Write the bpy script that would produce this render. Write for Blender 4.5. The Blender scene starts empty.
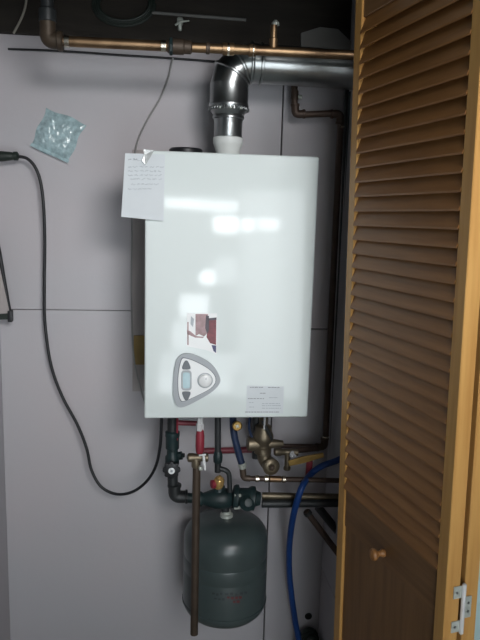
import bpy, bmesh, math, random
from mathutils import Vector, Matrix
random.seed(7)
scene = bpy.context.scene
COL = scene.collection
V = Vector

# ------------------------------------------------------------------ camera
F = 640.0
YAW, PITCH, ROLL = 0.11621, 0.16081, 0.02733
CAM = V((0.0555, -1.9865, 1.5))
fw = V((math.sin(YAW)*math.cos(PITCH), math.cos(YAW)*math.cos(PITCH), -math.sin(PITCH)))
rt0 = V((math.cos(YAW), -math.sin(YAW), 0)); up0 = rt0.cross(fw)
rt = rt0*math.cos(ROLL) + up0*math.sin(ROLL)
up = -rt0*math.sin(ROLL) + up0*math.cos(ROLL)
cd = bpy.data.cameras.new('camera'); co = bpy.data.objects.new('camera', cd); COL.objects.link(co)
co.matrix_world = Matrix(((rt.x, up.x, -fw.x, CAM.x), (rt.y, up.y, -fw.y, CAM.y), (rt.z, up.z, -fw.z, CAM.z), (0, 0, 0, 1)))
cd.sensor_fit = 'VERTICAL'; cd.sensor_height = 24; cd.lens = 24*F/640; cd.clip_start = 0.02
scene.camera = co

def ray(px, py):
    return rt*((px-240)/F) - up*((py-320)/F) + fw
def U(px, py, Y):
    """the point of the place at depth Y that is seen at (px, py)"""
    d = ray(px, py)
    return CAM + d*((Y-CAM.y)/d.y)

# ------------------------------------------------------------------ materials
def mat(name, col, rough=0.5, metal=0.0, noise=0.0, nscale=12.0, bump=0.0, bscale=40.0, coat=0.0, col2=None,
        stretch=(1, 1, 1), spec=0.5, detail=4.0, rnoise=0.0, emit=None):
    m = bpy.data.materials.new(name); m.use_nodes = True
    nt = m.node_tree; b = nt.nodes['Principled BSDF']
    b.inputs['Base Color'].default_value = (*col, 1); b.inputs['Roughness'].default_value = rough
    b.inputs['Metallic'].default_value = metal; b.inputs['Specular IOR Level'].default_value = spec
    if coat:
        b.inputs['Coat Weight'].default_value = coat; b.inputs['Coat Roughness'].default_value = 0.06
    tc = nt.nodes.new('ShaderNodeTexCoord'); mp = nt.nodes.new('ShaderNodeMapping')
    mp.inputs['Scale'].default_value = stretch
    nt.links.new(tc.outputs['Object'], mp.inputs['Vector'])
    if col2 is None:
        k = 1-noise; col2 = tuple(c*k for c in col)
    n = nt.nodes.new('ShaderNodeTexNoise'); n.inputs['Scale'].default_value = nscale; n.inputs['Detail'].default_value = detail
    nt.links.new(mp.outputs[0], n.inputs['Vector'])
    r = nt.nodes.new('ShaderNodeValToRGB')
    r.color_ramp.elements[0].position = 0.32; r.color_ramp.elements[1].position = 0.68
    r.color_ramp.elements[0].color = (*col2, 1); r.color_ramp.elements[1].color = (*col, 1)
    nt.links.new(n.outputs['Fac'], r.inputs['Fac']); nt.links.new(r.outputs[0], b.inputs['Base Color'])
    if rnoise:
        mr = nt.nodes.new('ShaderNodeMapRange'); mr.inputs['To Min'].default_value = rough-rnoise; mr.inputs['To Max'].default_value = rough+rnoise
        nt.links.new(n.outputs['Fac'], mr.inputs['Value']); nt.links.new(mr.outputs[0], b.inputs['Roughness'])
    if bump:
        n2 = nt.nodes.new('ShaderNodeTexNoise'); n2.inputs['Scale'].default_value = bscale; n2.inputs['Detail'].default_value = 3
        nt.links.new(mp.outputs[0], n2.inputs['Vector'])
        bp = nt.nodes.new('ShaderNodeBump'); bp.inputs['Strength'].default_value = bump; bp.inputs['Distance'].default_value = 0.004
        nt.links.new(n2.outputs['Fac'], bp.inputs['Height']); nt.links.new(bp.outputs[0], b.inputs['Normal'])
    if emit:
        b.inputs['Emission Color'].default_value = (*emit[0], 1); b.inputs['Emission Strength'].default_value = emit[1]
    return m

M = {}
M['wall'] = mat('wall_paint', (0.53, 0.495, 0.515), 0.75, col2=(0.50, 0.495, 0.52), nscale=2.2, bump=0.12, bscale=60)
M['gap'] = mat('seam_gap', (0.05, 0.045, 0.045), 0.9, noise=0.2)
M['front_wall'] = mat('teal_paint', (0.50, 0.68, 0.68), 0.7, noise=0.05, nscale=4)
M['floor'] = mat('floor_board', (0.42, 0.36, 0.31), 0.55, noise=0.25, nscale=3, stretch=(1, 8, 1))
M['timber'] = mat('dark_timber', (0.032, 0.026, 0.020), 0.85, noise=0.45, nscale=6, stretch=(1, 6, 6), bump=0.2)
M['ceil'] = mat('ceiling_boards', (0.03, 0.025, 0.022), 0.9, noise=0.4, nscale=5)
M['enamel'] = mat('white_enamel', (0.76, 0.83, 0.82), 0.06, noise=0.015, nscale=4, spec=0.35)
M['white_plastic'] = mat('white_plastic', (0.75, 0.78, 0.76), 0.4, noise=0.04)
M['panel_grey'] = mat('panel_grey', (0.42, 0.45, 0.48), 0.4, noise=0.05)
M['panel_white'] = mat('panel_white', (0.88, 0.90, 0.90), 0.25, noise=0.02)
M['panel_dark'] = mat('panel_dark', (0.16, 0.18, 0.20), 0.4, noise=0.15)
M['lcd'] = mat('lcd_glass', (0.36, 0.55, 0.60), 0.15, noise=0.12, nscale=60)
M['paper'] = mat('paper', (0.72, 0.77, 0.80), 0.8, noise=0.05, nscale=10, bump=0.1, bscale=20)
M['ink'] = mat('ink', (0.30, 0.33, 0.36), 0.8, noise=0.2)
M['ink_faint'] = mat('ink_faint', (0.50, 0.55, 0.59), 0.8, noise=0.15)
M['sticker_pink'] = mat('sticker_pink', (0.46, 0.30, 0.31), 0.35, noise=0.35, nscale=60)
M['sticker_red'] = mat('sticker_red', (0.24, 0.025, 0.04), 0.35, noise=0.5, nscale=70)
M['sticker_dark'] = mat('sticker_dark', (0.07, 0.05, 0.07), 0.35, noise=0.4, nscale=70)
M['sticker_blue'] = mat('sticker_blue', (0.05, 0.05, 0.16), 0.35, noise=0.3, nscale=70)
M['silver'] = mat('silver_tape', (0.55, 0.58, 0.58), 0.35, metal=0.6, noise=0.3, nscale=50, bump=0.4)
M['galv'] = mat('galvanised_steel', (0.44, 0.46, 0.46), 0.30, metal=1.0, noise=0.25, nscale=14, bump=0.08, bscale=20, rnoise=0.06)
M['steel'] = mat('zinc_steel', (0.62, 0.66, 0.60), 0.38, metal=0.35, noise=0.25, nscale=60)
M['chrome'] = mat('chrome', (0.86, 0.87, 0.88), 0.15, metal=0.3, noise=0.05)
M['copper'] = mat('copper', (0.38, 0.255, 0.145), 0.42, metal=0.95, noise=0.35, nscale=16, col2=(0.20, 0.125, 0.075), rnoise=0.08)
M['old_copper'] = mat('dark_copper', (0.075, 0.050, 0.036), 0.5, metal=0.4, noise=0.4, nscale=18, col2=(0.09, 0.06, 0.05))
M['brown_copper'] = mat('brown_copper', (0.10, 0.072, 0.052), 0.5, metal=0.4, noise=0.3, nscale=18)
M['solder'] = mat('solder', (0.80, 0.74, 0.62), 0.25, metal=1.0, noise=0.25, nscale=60)
M['brass'] = mat('brass', (0.48, 0.31, 0.10), 0.40, metal=0.9, noise=0.3, nscale=25)
M['bronze'] = mat('old_bronze', (0.24, 0.20, 0.14), 0.45, metal=0.8, noise=0.35, nscale=30)
M['dark_bronze'] = mat('dark_bronze', (0.085, 0.062, 0.042), 0.5, metal=0.4, noise=0.35, nscale=30)
M['gold'] = mat('polished_brass', (0.95, 0.62, 0.24), 0.22, metal=0.7, noise=0.15, nscale=30)
M['iron'] = mat('black_iron', (0.030, 0.034, 0.036), 0.45, noise=0.4, nscale=30, bump=0.15)
M['green_iron'] = mat('green_iron', (0.016, 0.036, 0.038), 0.45, noise=0.4, nscale=25, bump=0.15)
M['tank'] = mat('tank_enamel', (0.070, 0.095, 0.095), 0.30, noise=0.15, nscale=5, spec=0.6)
M['tank_dark'] = mat('tank_label_dark', (0.05, 0.06, 0.065), 0.6, noise=0.2)
M['tank_red'] = mat('tank_label_red', (0.16, 0.03, 0.035), 0.6, noise=0.2)
M['red'] = mat('red_plastic', (0.30, 0.03, 0.05), 0.45, noise=0.2, nscale=30)
M['red_pex'] = mat('red_pex', (0.28, 0.05, 0.07), 0.45, noise=0.2)
M['blue'] = mat('blue_pex', (0.012, 0.065, 0.27), 0.4, noise=0.2, nscale=10)
M['navy'] = mat('navy_hose', (0.018, 0.035, 0.085), 0.42, noise=0.3, nscale=40)
M['rubber'] = mat('black_rubber', (0.012, 0.013, 0.016), 0.45, noise=0.2)
M['dark_green'] = mat('dark_green_rubber', (0.014, 0.024, 0.018), 0.5, noise=0.2)
M['grey_wire'] = mat('grey_wire', (0.33, 0.33, 0.32), 0.6, noise=0.2)
M['pale_cord'] = mat('pale_cord', (0.34, 0.32, 0.27), 0.7, noise=0.2)
M['ply'] = mat('grey_plywood', (0.46, 0.42, 0.41), 0.85, noise=0.2, nscale=6, stretch=(6, 1, 1))
M['yellow_ply'] = mat('yellow_plywood', (0.36, 0.25, 0.09), 0.8, noise=0.2, nscale=12)
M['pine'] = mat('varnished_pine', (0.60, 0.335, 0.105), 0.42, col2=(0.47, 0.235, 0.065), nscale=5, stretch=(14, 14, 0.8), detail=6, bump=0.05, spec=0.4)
M['pine_h_shaded'] = mat('varnished_pine_rails_shaded', (0.23, 0.118, 0.048), 0.45, col2=(0.165, 0.082, 0.033), nscale=5, stretch=(0.8, 14, 14), detail=6, spec=0.35)  # same pine as the stiles, with the shade on the rails put into its colour
M['slat_shaded'] = mat('varnished_slats_shaded', (0.34, 0.155, 0.05), 0.42, col2=(0.25, 0.11, 0.034), nscale=4, stretch=(1.5, 14, 20), detail=6, spec=0.35)  # pine darkened in colour to stand in for shade on slats and knob
M['panel_wood_shaded'] = mat('varnished_lower_panel_shaded', (0.23, 0.118, 0.048), 0.42, col2=(0.165, 0.082, 0.033), nscale=5, stretch=(14, 14, 0.8), detail=6, spec=0.35)  # pine again, vertical grain, colour lowered for the shade on the panel
M['black'] = mat('black_hole', (0.006, 0.006, 0.006), 0.9)
M['grey_board'] = mat('grey_board', (0.20, 0.20, 0.19), 0.8, noise=0.15)

# clear crumpled plastic
def plastic():
    m = mat('clear_plastic', (0.56, 0.77, 0.81), 0.14, noise=0.38, nscale=70, bump=0.9, bscale=45, spec=0.9)
    m.node_tree.nodes['Principled BSDF'].inputs['Alpha'].default_value = 0.78
    return m
M['bag'] = plastic()

# ------------------------------------------------------------------ mesh helpers
def box(bm, c, s, rot=None, bevel=0.0, seg=2):
    t = bmesh.new(); bmesh.ops.create_cube(t, size=1.0)
    bmesh.ops.scale(t, vec=s, verts=t.verts)
    if bevel:
        bmesh.ops.bevel(t, geom=list(t.edges), offset=bevel, segments=seg, profile=0.6, affect='EDGES')
    mx = Matrix.Translation(V(c)) @ (rot.to_4x4() if rot else Matrix())
    bmesh.ops.transform(t, matrix=mx, verts=t.verts); merge(bm, t)
    return bm
def merge(bm, t):
    mp = {v: bm.verts.new(v.co) for v in t.verts}
    for f in t.faces:
        try: bm.faces.new([mp[v] for v in f.verts])
        except ValueError: pass
    t.free()
def frames(pts):
    pts = [V(p) for p in pts]; n = len(pts); T = []
    for i in range(n):
        a = pts[max(i-1, 0)]; b = pts[min(i+1, n-1)]; T.append((b-a).normalized())
    r = T[0].orthogonal().normalized(); R = []
    for t in T:
        r = (r - t*r.dot(t)).normalized(); R.append((r, t.cross(r)))
    return pts, T, R
def tube(bm, pts, r, seg=14, cap=True):
    pts, T, R = frames(pts); rings = []
    for i, p in enumerate(pts):
        rr = r[i] if isinstance(r, (list, tuple)) else r
        rings.append([bm.verts.new(p + (R[i][0]*math.cos(2*math.pi*k/seg) + R[i][1]*math.sin(2*math.pi*k/seg))*rr) for k in range(seg)])
    for a, b in zip(rings, rings[1:]):
        for k in range(seg): bm.faces.new((a[k], a[(k+1) % seg], b[(k+1) % seg], b[k]))
    if cap: bm.faces.new(rings[0][::-1]); bm.faces.new(rings[-1])
    return bm
def lathe(bm, prof, origin, axis, seg=28):
    """prof: list of (radius, height along axis)"""
    axis = V(axis).normalized(); a = axis.orthogonal().normalized(); b = axis.cross(a); o = V(origin); rings = []
    for r, h in prof:
        if r <= 1e-6: rings.append([bm.verts.new(o + axis*h)])
        else: rings.append([bm.verts.new(o + axis*h + (a*math.cos(2*math.pi*k/seg) + b*math.sin(2*math.pi*k/seg))*r) for k in range(seg)])
    for p, q in zip(rings, rings[1:]):
        for k in range(seg):
            k2 = (k+1) % seg
            if len(p) == 1 and len(q) == 1: continue
            if len(p) == 1: bm.faces.new((p[0], q[k2], q[k]))
            elif len(q) == 1: bm.faces.new((p[k], p[k2], q[0]))
            else: bm.faces.new((p[k], p[k2], q[k2], q[k]))
    if len(rings[0]) > 1: bm.faces.new(rings[0][::-1])
    if len(rings[-1]) > 1: bm.faces.new(rings[-1])
    return bm
def fillet(pts, rad, n=8):
    pts = [V(p) for p in pts]; out = [pts[0]]
    for a, b, c in zip(pts, pts[1:], pts[2:]):
        d1 = (a-b); d2 = (c-b); l = min(rad, d1.length*.49, d2.length*.49)
        p = b + d1.normalized()*l; q = b + d2.normalized()*l
        for i in range(n+1):
            t = i/n; out.append(p*(1-t)**2 + b*2*t*(1-t) + q*t*t)
    out.append(pts[-1]); return out
def spline(pts, n=8, closed=False):
    pts = [V(p) for p in pts]; N = len(pts); out = []
    for i in range(N if closed else N-1):
        if closed: p0, p1, p2, p3 = pts[i-1], pts[i], pts[(i+1) % N], pts[(i+2) % N]
        else: p0, p1, p2, p3 = pts[max(i-1, 0)], pts[i], pts[i+1], pts[min(i+2, N-1)]
        for k in range(n):
            t = k/n
            out.append(0.5*((2*p1) + (p2-p0)*t + (2*p0-5*p1+4*p2-p3)*t*t + (3*p1-p0-3*p2+p3)*t**3))
    if not closed: out.append(pts[-1])
    return out
def prism(bm, poly, vec):
    """poly: 3-D outline, extruded by vec"""
    a = [bm.verts.new(V(p)) for p in poly]; b = [bm.verts.new(V(p)+V(vec)) for p in poly]
    n = len(poly); bm.faces.new(a); bm.faces.new(b[::-1])
    for k in range(n): bm.faces.new((a[k], b[k], b[(k+1) % n], a[(k+1) % n]))
    return bm
B = bmesh.new

WORLD = {}
def link(name, bm, m, parent=None, smooth=True, ang=38, raw=False):
    bmesh.ops.recalc_face_normals(bm, faces=bm.faces)
    if smooth:
        for f in bm.faces: f.smooth = True
        for e in bm.edges:
            if len(e.link_faces) == 2 and e.calc_face_angle(0) > math.radians(ang): e.smooth = False
    me = bpy.data.meshes.new(name); o = bpy.data.objects.new(name, me); COL.objects.link(o)
    if parent is not None:
        if not raw: bmesh.ops.transform(bm, matrix=WORLD[parent.name].inverted(), verts=bm.verts)
        o.parent = parent; WORLD[o.name] = WORLD[parent.name].copy()
    else:
        xs = [v.co.x for v in bm.verts]; ys = [v.co.y for v in bm.verts]; zs = [v.co.z for v in bm.verts]
        base = V(((min(xs)+max(xs))/2, (min(ys)+max(ys))/2, min(zs)))
        bmesh.ops.translate(bm, vec=-base, verts=bm.verts); o.location = base; WORLD[o.name] = Matrix.Translation(base)
    bm.to_mesh(me); bm.free(); me.materials.append(m if not isinstance(m, str) else M[m])
    return o
def tag(o, label, cat, group=None):
    o['label'] = label; o['category'] = cat
    if group: o['group'] = group
    return o
def thing(name, label, cat, loc, mx=None, group=None):
    o = bpy.data.objects.new(name, None); COL.objects.link(o); o.empty_display_size = 0.05
    o.matrix_world = mx if mx is not None else Matrix.Translation(V(loc))
    WORLD[o.name] = (mx.copy() if mx is not None else Matrix.Translation(V(loc)))
    return tag(o, label, cat, group)
def struct(name, bm, m, parent=None, **k):
    o = link(name, bm, m, parent, **k)
    if parent is None: o['kind'] = 'structure'
    return o
X3 = V((1, 0, 0)); Y3 = V((0, 1, 0)); Z3 = V((0, 0, 1))

# ------------------------------------------------------------------ setting
XL, XR = -0.447, 0.592          # closet side walls
ZT = 1.992                       # top edge of the wall boards
YF = -0.62                      # closet front
SX = 0.400                      # vertical board seam
bm = B(); g = 0.0022
def slab(x0, x1, z0, z1): box(bm, ((x0+x1)/2, 0.008, (z0+z1)/2), (x1-x0, 0.016, z1-z0), bevel=0.0008, seg=1)
slab(XL, SX-g, 0.0, 1.202-g/2); slab(XL, SX-g, 1.202+g/2, ZT)
slab(SX+g, XR, 0.0, 1.148-g); slab(SX+g, XR, 1.148+g, ZT)
struct('wall_back', bm, 'wall', smooth=False)
bm = B(); box(bm, ((XL+XR)/2, 0.024, 1.2), (XR-XL+.1, 0.014, 2.4)); struct('trim_1', bm, 'gap', smooth=False)
bm = B(); box(bm, (XL-0.008, YF/2, ZT/2), (0.016, -YF, ZT)); struct('wall_left', bm, 'wall', smooth=False)
bm = B()                        # right wall: two boards with a seam
zs = U(322, 567, 0.0).z
box(bm, (XR+0.008, YF/2, (zs-g)/2), (0.016, -YF, zs-g)); box(bm, (XR+0.008, YF/2, (zs+g+ZT+.25)/2), (0.016, -YF, ZT+.25-zs-g))
struct('wall_right', bm, 'wall', smooth=False)
bm = B(); box(bm, (XR+0.023, YF/2, 1.15), (0.012, -YF, 2.3)); struct('trim_2', bm, 'gap', smooth=False)
# front wall of the closet, right of the opening, and header over it
bm = B(); box(bm, (0.70+0.9, YF-0.05, 1.2), (1.8, 0.1, 2.4)); struct('wall_front', bm, 'front_wall', smooth=False)
bm = B(); box(bm, (-1.35, YF-0.05, 1.2), (1.8, 0.1, 2.4)); struct('wall_front_left', bm, 'front_wall', smooth=False)
bm = B(); box(bm, (0.125, YF-0.05, 2.24), (1.15, 0.1, 0.36)); struct('trim_3', bm, 'front_wall', smooth=False)
bm = B(); box(bm, (0.5, -3.6, -0.02), (7.0, 7.3, 0.04)); struct('floor', bm, 'floor', smooth=False)
bm = B(); box(bm, (0.1, -0.3, 2.42), (1.3, 0.9, 0.03)); struct('ceiling', bm, 'ceil', smooth=False)
# timbers over the wall boards
bm = B(); box(bm, ((XL+XR)/2, 0.0, (ZT+2.40)/2), (XR-XL+.1, 0.04, 2.40-ZT), bevel=.003); struct('trim_4', bm, 'timber', smooth=False)
for i, x in enumerate((-0.27, 0.14, 0.40)):
    bm = B(); box(bm, (x, -0.30, 2.26), (0.045, 0.54, 0.25), bevel=.003); struct('trim_%d' % (5+i), bm, 'timber', smooth=False)
# pale panel between the timbers at the right
bm = B(); p = [U(301, 33, -.03), U(320, 27, -.03), U(338, 29, -.03), U(356, 46, -.03), U(330, 60, -.03), U(301, 56, -.03)]
prism(bm, p, (0, .01, 0)); struct('trim_8', bm, 'grey_board', smooth=False)
# drilled hole low in the back wall
bm = B(); c = U(308.5, 616.5, -0.002)
lathe(bm, [(0.0, 0.0012), (0.0085, 0.0012), (0.0105, 0.003), (0.0125, 0.0018), (0.0128, 0.0)], c+V((0, .002, 0)), (0, -1, 0), 24)
struct('trim_9', bm, 'black')

# ------------------------------------------------------------------ the boiler
BW, BH = 0.44, 0.6905; ZB = 0.9645; ZTOP = ZB+BH; YB = -0.34
boiler = thing('wall_boiler', 'large glossy white wall-hung boiler with rounded triangular control panel', 'boiler', (BW/2, -0.17, ZB))
bm = B(); box(bm, (BW/2, YB+0.155, ZB+BH/2), (BW, 0.31, BH), bevel=0.006, seg=3); link('casing', bm, 'enamel', boiler, smooth=False)
bm = B(); box(bm, (BW/2, -0.018, ZB+BH/2+.02), (BW-0.08, 0.024, BH-.10), bevel=0.002); link('back_frame', bm, 'steel', boiler)
bm = B(); box(bm, (BW/2, YB+0.16, ZB-0.004), (BW-0.03, 0.27, 0.008), bevel=0.002); link('bottom_tray', bm, 'panel_dark', boiler)
bm = B(); c = U(318.6, 267, YB+.05); box(bm, (BW+0.003, YB+.05, c.z), (0.006, 0.014, 0.010), bevel=.002); link('side_latch', bm, 'rubber', boiler)
fc = U(228, 140, -0.17)
bm = B(); lathe(bm, [(0.030, 0), (0.031, 0.006), (0.033, 0.022), (0.0395, 0.040), (0.0415, 0.044), (0.0415, 0.058), (0.039, 0.060)], (fc.x, -0.17, ZTOP-0.002), Z3, 32)
link('flue_collar', bm, 'white_plastic', boiler)
cc = U(186, 149, -0.12)
bm = B(); lathe(bm, [(0.046, 0), (0.047, 0.012), (0.047, 0.026), (0.043, 0.030), (0, 0.031)], (cc.x, -0.12, ZTOP-0.001), Z3, 32)
lathe(bm, [(0.050, 0.006), (0.051, 0.008), (0.051, 0.014), (0.050, 0.016)], (cc.x, -0.12, ZTOP), Z3, 32)
link('intake_cap', bm, 'rubber', boiler)

def pb(x, y, dy=0.0): return U(x, y, YB+dy)
# control panel
outer = [(178, 357), (185.5, 353), (197, 355.5), (211, 363.5), (219, 375), (219.5, 382.5), (212, 391), (197, 400), (184, 406), (177, 405), (173.4, 396), (173, 382), (175, 365)]
inner = [(181.5, 360), (186.5, 358.5), (198.5, 363), (211, 371), (215.5, 379.5), (211, 387.5), (197.5, 395), (184.5, 400.5), (180.5, 399), (178.4, 390), (178.4, 375)]
panel = None
bm = B(); o_ = spline([pb(*q, -0.0005) for q in outer], 6, True)
prism(bm, o_, (0, -0.007, 0)); panel = link('control_panel', bm, 'panel_grey', boiler, ang=60)
bm = B(); i2 = [((x-196)*1.035+196, (y-379)*1.035+379) for x, y in inner]
prism(bm, spline([pb(*q, -0.007) for q in i2], 6, True), (0, -0.0015, 0)); link('rim', bm, 'panel_dark', panel, ang=60)
bm = B(); prism(bm, spline([pb(*q, -0.008) for q in inner], 6, True), (0, -0.003, 0)); link('face_plate', bm, 'panel_white', panel, ang=60)
def rrect(cx, cy, w, h, r, rot=0, n=5):
    out = []
    for sx, sy, a0 in ((1, -1, -90), (1, 1, 0), (-1, 1, 90), (-1, -1, 180)):
        for k in range(n+1):
            a = math.radians(a0+90*k/n); out.append((cx+sx*(w/2-r)+r*math.cos(a), cy+sy*(h/2-r)+r*math.sin(a)))
    return out
bm = B(); prism(bm, [pb(x, y, -0.011) for x, y in rrect(186.4, 380.3, 10.4, 20, 3.4)], (0, -0.002, 0)); link('display_frame', bm, 'panel_grey', panel, ang=60)
bm = B(); prism(bm, [pb(x, y, -0.0128) for x, y in rrect(186.4, 380.3, 7.2, 16, 2.2)], (0, -0.001, 0)); link('display', bm, 'lcd', panel, ang=60)
for ys in (-1, 1):
    cy = 380.3 + ys*14.9
    bm = B(); prism(bm, spline([pb(186.3+dx, cy+dy*ys, -0.011) for dx, dy in ((-3.8, -3.4), (3.8, -3.4), (3.2, 1), (1.2, 4.6), (-1.2, 4.6), (-3.2, 1))], 4, True), (0, -0.003, 0))
    link('button', bm, 'panel_dark', panel, ang=60)
bm = B(); lathe(bm, [(0.0185, 0), (0.0185, 0.0012), (0.0165, 0.002), (0.0165, 0.006), (0.0145, 0.0075), (0, 0.0075)], pb(205, 380.4, -0.0108), (0, -1, 0), 32)
dial = link('dial', bm, 'panel_white', panel)
bm = B(); lathe(bm, [(0.0205, 0), (0.0205, 0.0015), (0.0188, 0.0018)], pb(205, 380.4, -0.0106), (0, -1, 0), 32); link('dial_ring', bm, 'panel_grey', panel)
bm = B(); box(bm, pb(206, 379, -0.0186), (0.0015, 0.001, 0.006)); link('dial_mark', bm, 'panel_dark', panel, smooth=False)

# picture sticker above the panel
def decal(name, quad, m, parent, d0, th=0.0006):
    bm = B(); prism(bm, [pb(x, y, d0) for x, y in quad], (0, -th, 0)); return link(name, bm, m, parent, smooth=False)
sk = decal('sticker', [(187, 313.3), (217, 313.3), (216.6, 354), (206, 350), (186.5, 346)], 'panel_white', boiler, 0)
decal('print_area', [(195.5, 314), (208, 314), (207.5, 333), (204, 336.5), (199, 334), (195.5, 336)], 'sticker_pink', sk, -0.0006)
decal('print_area', [(208, 320), (216.3, 318.5), (216, 345), (210, 343), (206.5, 337), (207.5, 330)], 'sticker_red', sk, -0.0006)
decal('print_area', [(206, 315), (209, 316), (208.8, 330), (207.2, 334), (205.2, 328)], 'sticker_dark', sk, -0.0012)
decal('print_area', [(208, 318.3), (216.5, 317.4), (216.5, 319.8), (208, 320.6)], 'sticker_dark', sk, -0.0012)
decal('print_area', [(211.5, 345), (216.2, 345.5), (216, 353), (213.5, 351)], 'sticker_blue', sk, -0.0008)
decal('print_area', [(187, 330), (190, 331), (196, 336), (204, 336.8), (203, 338), (195, 337.5), (187.2, 334)], 'sticker_pink', sk, -0.0008)
decal('print_area', [(187.3, 322), (188.6, 322), (188.6, 345), (187.3, 345)], 'sticker_pink', sk, -0.0008)
decal('print_area', [(191, 316), (194, 319), (193, 327), (190.5, 324)], 'ink_faint', sk, -0.0008)
# rating label: rows of tiny illegible print
lb = decal('rating_label', [(247, 385.5), (284, 386.5), (283, 413.5), (246, 412.8)], 'paper', boiler, 0, 0.0005)
random.seed(3)
def rows(parent, spans, m):
    for x0, x1, y in spans:
        bm = B(); x = x0
        while x < x1:
            w = random.uniform(1.0, 3.2); x2 = min(x+w, x1)
            prism(bm, [pb(x, y-.32, -0.0005), pb(x2, y-.32, -0.0005), pb(x2, y+.32, -0.0005), pb(x, y+.32, -0.0005)], (0, -0.0003, 0)); x = x2+random.uniform(.3, .8)
        link('print_row', bm, m, parent, smooth=False)
rows(lb, [(250, 263, 387.3), (268, 280, 387.4), (260, 266, 393.2), (248, 264, 398.6)], 'ink')
rows(lb, [(269, 278, 397.6), (249, 254, 402.5), (262, 280, 403.5), (249, 254, 407), (262, 281, 405.6), (262, 281, 408.2)], 'ink_faint')
rows(boiler, [(245, 279, 412)], 'ink')

# ------------------------------------------------------------------ note and tape
note = thing('paper_note', 'white paper note with faint handwriting taped over the boiler corner', 'note', pb(143, 219, -0.004))
bm = B(); nx, ny = 12, 14
TL, TR, BR, BL = (125.2, 153.2), (165, 154.5), (163.5, 221), (121.2, 216.8)
grid = []
for j in range(ny+1):
    row = []
    for i in range(nx+1):
        s = i/nx; t = j/ny
        x = (TL[0]*(1-s)+TR[0]*s)*(1-t)+(BL[0]*(1-s)+BR[0]*s)*t; y = (TL[1]*(1-s)+TR[1]*s)*(1-t)+(BL[1]*(1-s)+BR[1]*s)*t
        d = -0.003-0.006*t*t-0.008*(1-s)**2+0.001*math.sin(5*s+3*t)
        row.append(bm.verts.new(pb(x, y, d)))
    grid.append(row)
for j in range(ny):
    for i in range(nx): bm.faces.new((grid[j][i], grid[j][i+1], grid[j+1][i+1], grid[j+1][i]))
r_ = bmesh.ops.extrude_face_region(bm, geom=list(bm.faces)); bmesh.ops.translate(bm, vec=(0, 0.0005, 0), verts=[v for v in r_['geom'] if isinstance(v, bmesh.types.BMVert)])
link('sheet', bm, 'paper', note)
def nd(x, y):
    t = (y-154)/64; s = (x-124)/41
    return -0.003-0.006*t*t-0.008*(1-s)**2+0.001*math.sin(5*s+3*t)-0.0009
random.seed(11)
for y, x0, x1, m in ((159.4, 128, 133, 'ink'), (160.3, 133, 143, 'ink_faint'), (167, 128, 160, 'ink_faint'), (171, 128, 160, 'ink_faint'), (175, 128, 161, 'ink_faint'), (179, 130, 161, 'ink_faint'), (184, 131, 160, 'ink_faint'), (189, 128, 150, 'ink_faint')):
    x = x0; bm = B()
    while x < x1:
        w = random.uniform(2, 5); pts = []
        for k in range(7):
            xx = x+w*k/6; yy = y+random.uniform(-.9, .9); pts.append(pb(xx, yy, nd(xx, yy)))
        tube(bm, pts, 0.0006, 5); x += w+random.uniform(.8, 2)
    link('handwriting', bm, m, note)
bm = B(); q = [(143.6, 149.2), (154.2, 150.4), (150.2, 157.5), (145.5, 165), (142.0, 161), (144.2, 155)]
prism(bm, [pb(x, y, -0.0085 - (0.003 if y > 155 else 0)) for x, y in q], (0, -0.0012, 0))
tag(link('tape_strip', bm, 'silver', smooth=False), 'torn strip of silver tape at the top left corner of the boiler', 'tape')

# ------------------------------------------------------------------ flue
YFL = -0.17
fx = fc.x
zt = U(262, 64, YFL).z
flue = thing('flue_pipe', 'shiny galvanised steel flue pipe with segmented elbow rising from boiler', 'flue', (fx, YFL, ZTOP+0.05))
bm = B(); z1 = U(228, 118, YFL).z; z2 = U(228, 86, YFL).z
lathe(bm, [(0.0370, 0), (0.0385, 0.002), (0.0385, z1-ZTOP-.046)], (fx, YFL, ZTOP+0.046), Z3, 36); link('lower_section', bm, 'galv', flue)
bm = B()                         # crimped sleeve
lathe(bm, [(0.0385, -.004), (0.0405, 0.008), (0.0435, 0.010), (0.0435, 0.016), (0.0415, 0.019), (0.050, 0.030), (0.0525, 0.036), (0.0545, 0.042), (0.0545, 0.047), (0.0525, 0.051), (0.0525, z2-z1+.014)], (fx, YFL, z1-.012), Z3, 36)
sl = link('sleeve', bm, 'galv', flue)
bm = B(); zc = z1+0.033
for k in range(36):
    a = 2*math.pi*k/36
    box(bm, (fx+0.0535*math.cos(a), YFL+0.0535*math.sin(a), zc-.011), (0.005, 0.005, 0.010), Matrix.Rotation(a, 3, 'Z'), bevel=.0012, seg=1)
link('crimp', bm, 'galv', sl)
# gored elbow
R = 0.0525; cent = V((fx, YFL, z2)); hz = zt
bend = 0.058; C0 = V((fx+bend, YFL, hz-bend)); 
ang = [180, 157.5, 135, 112.5, 90]
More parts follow.
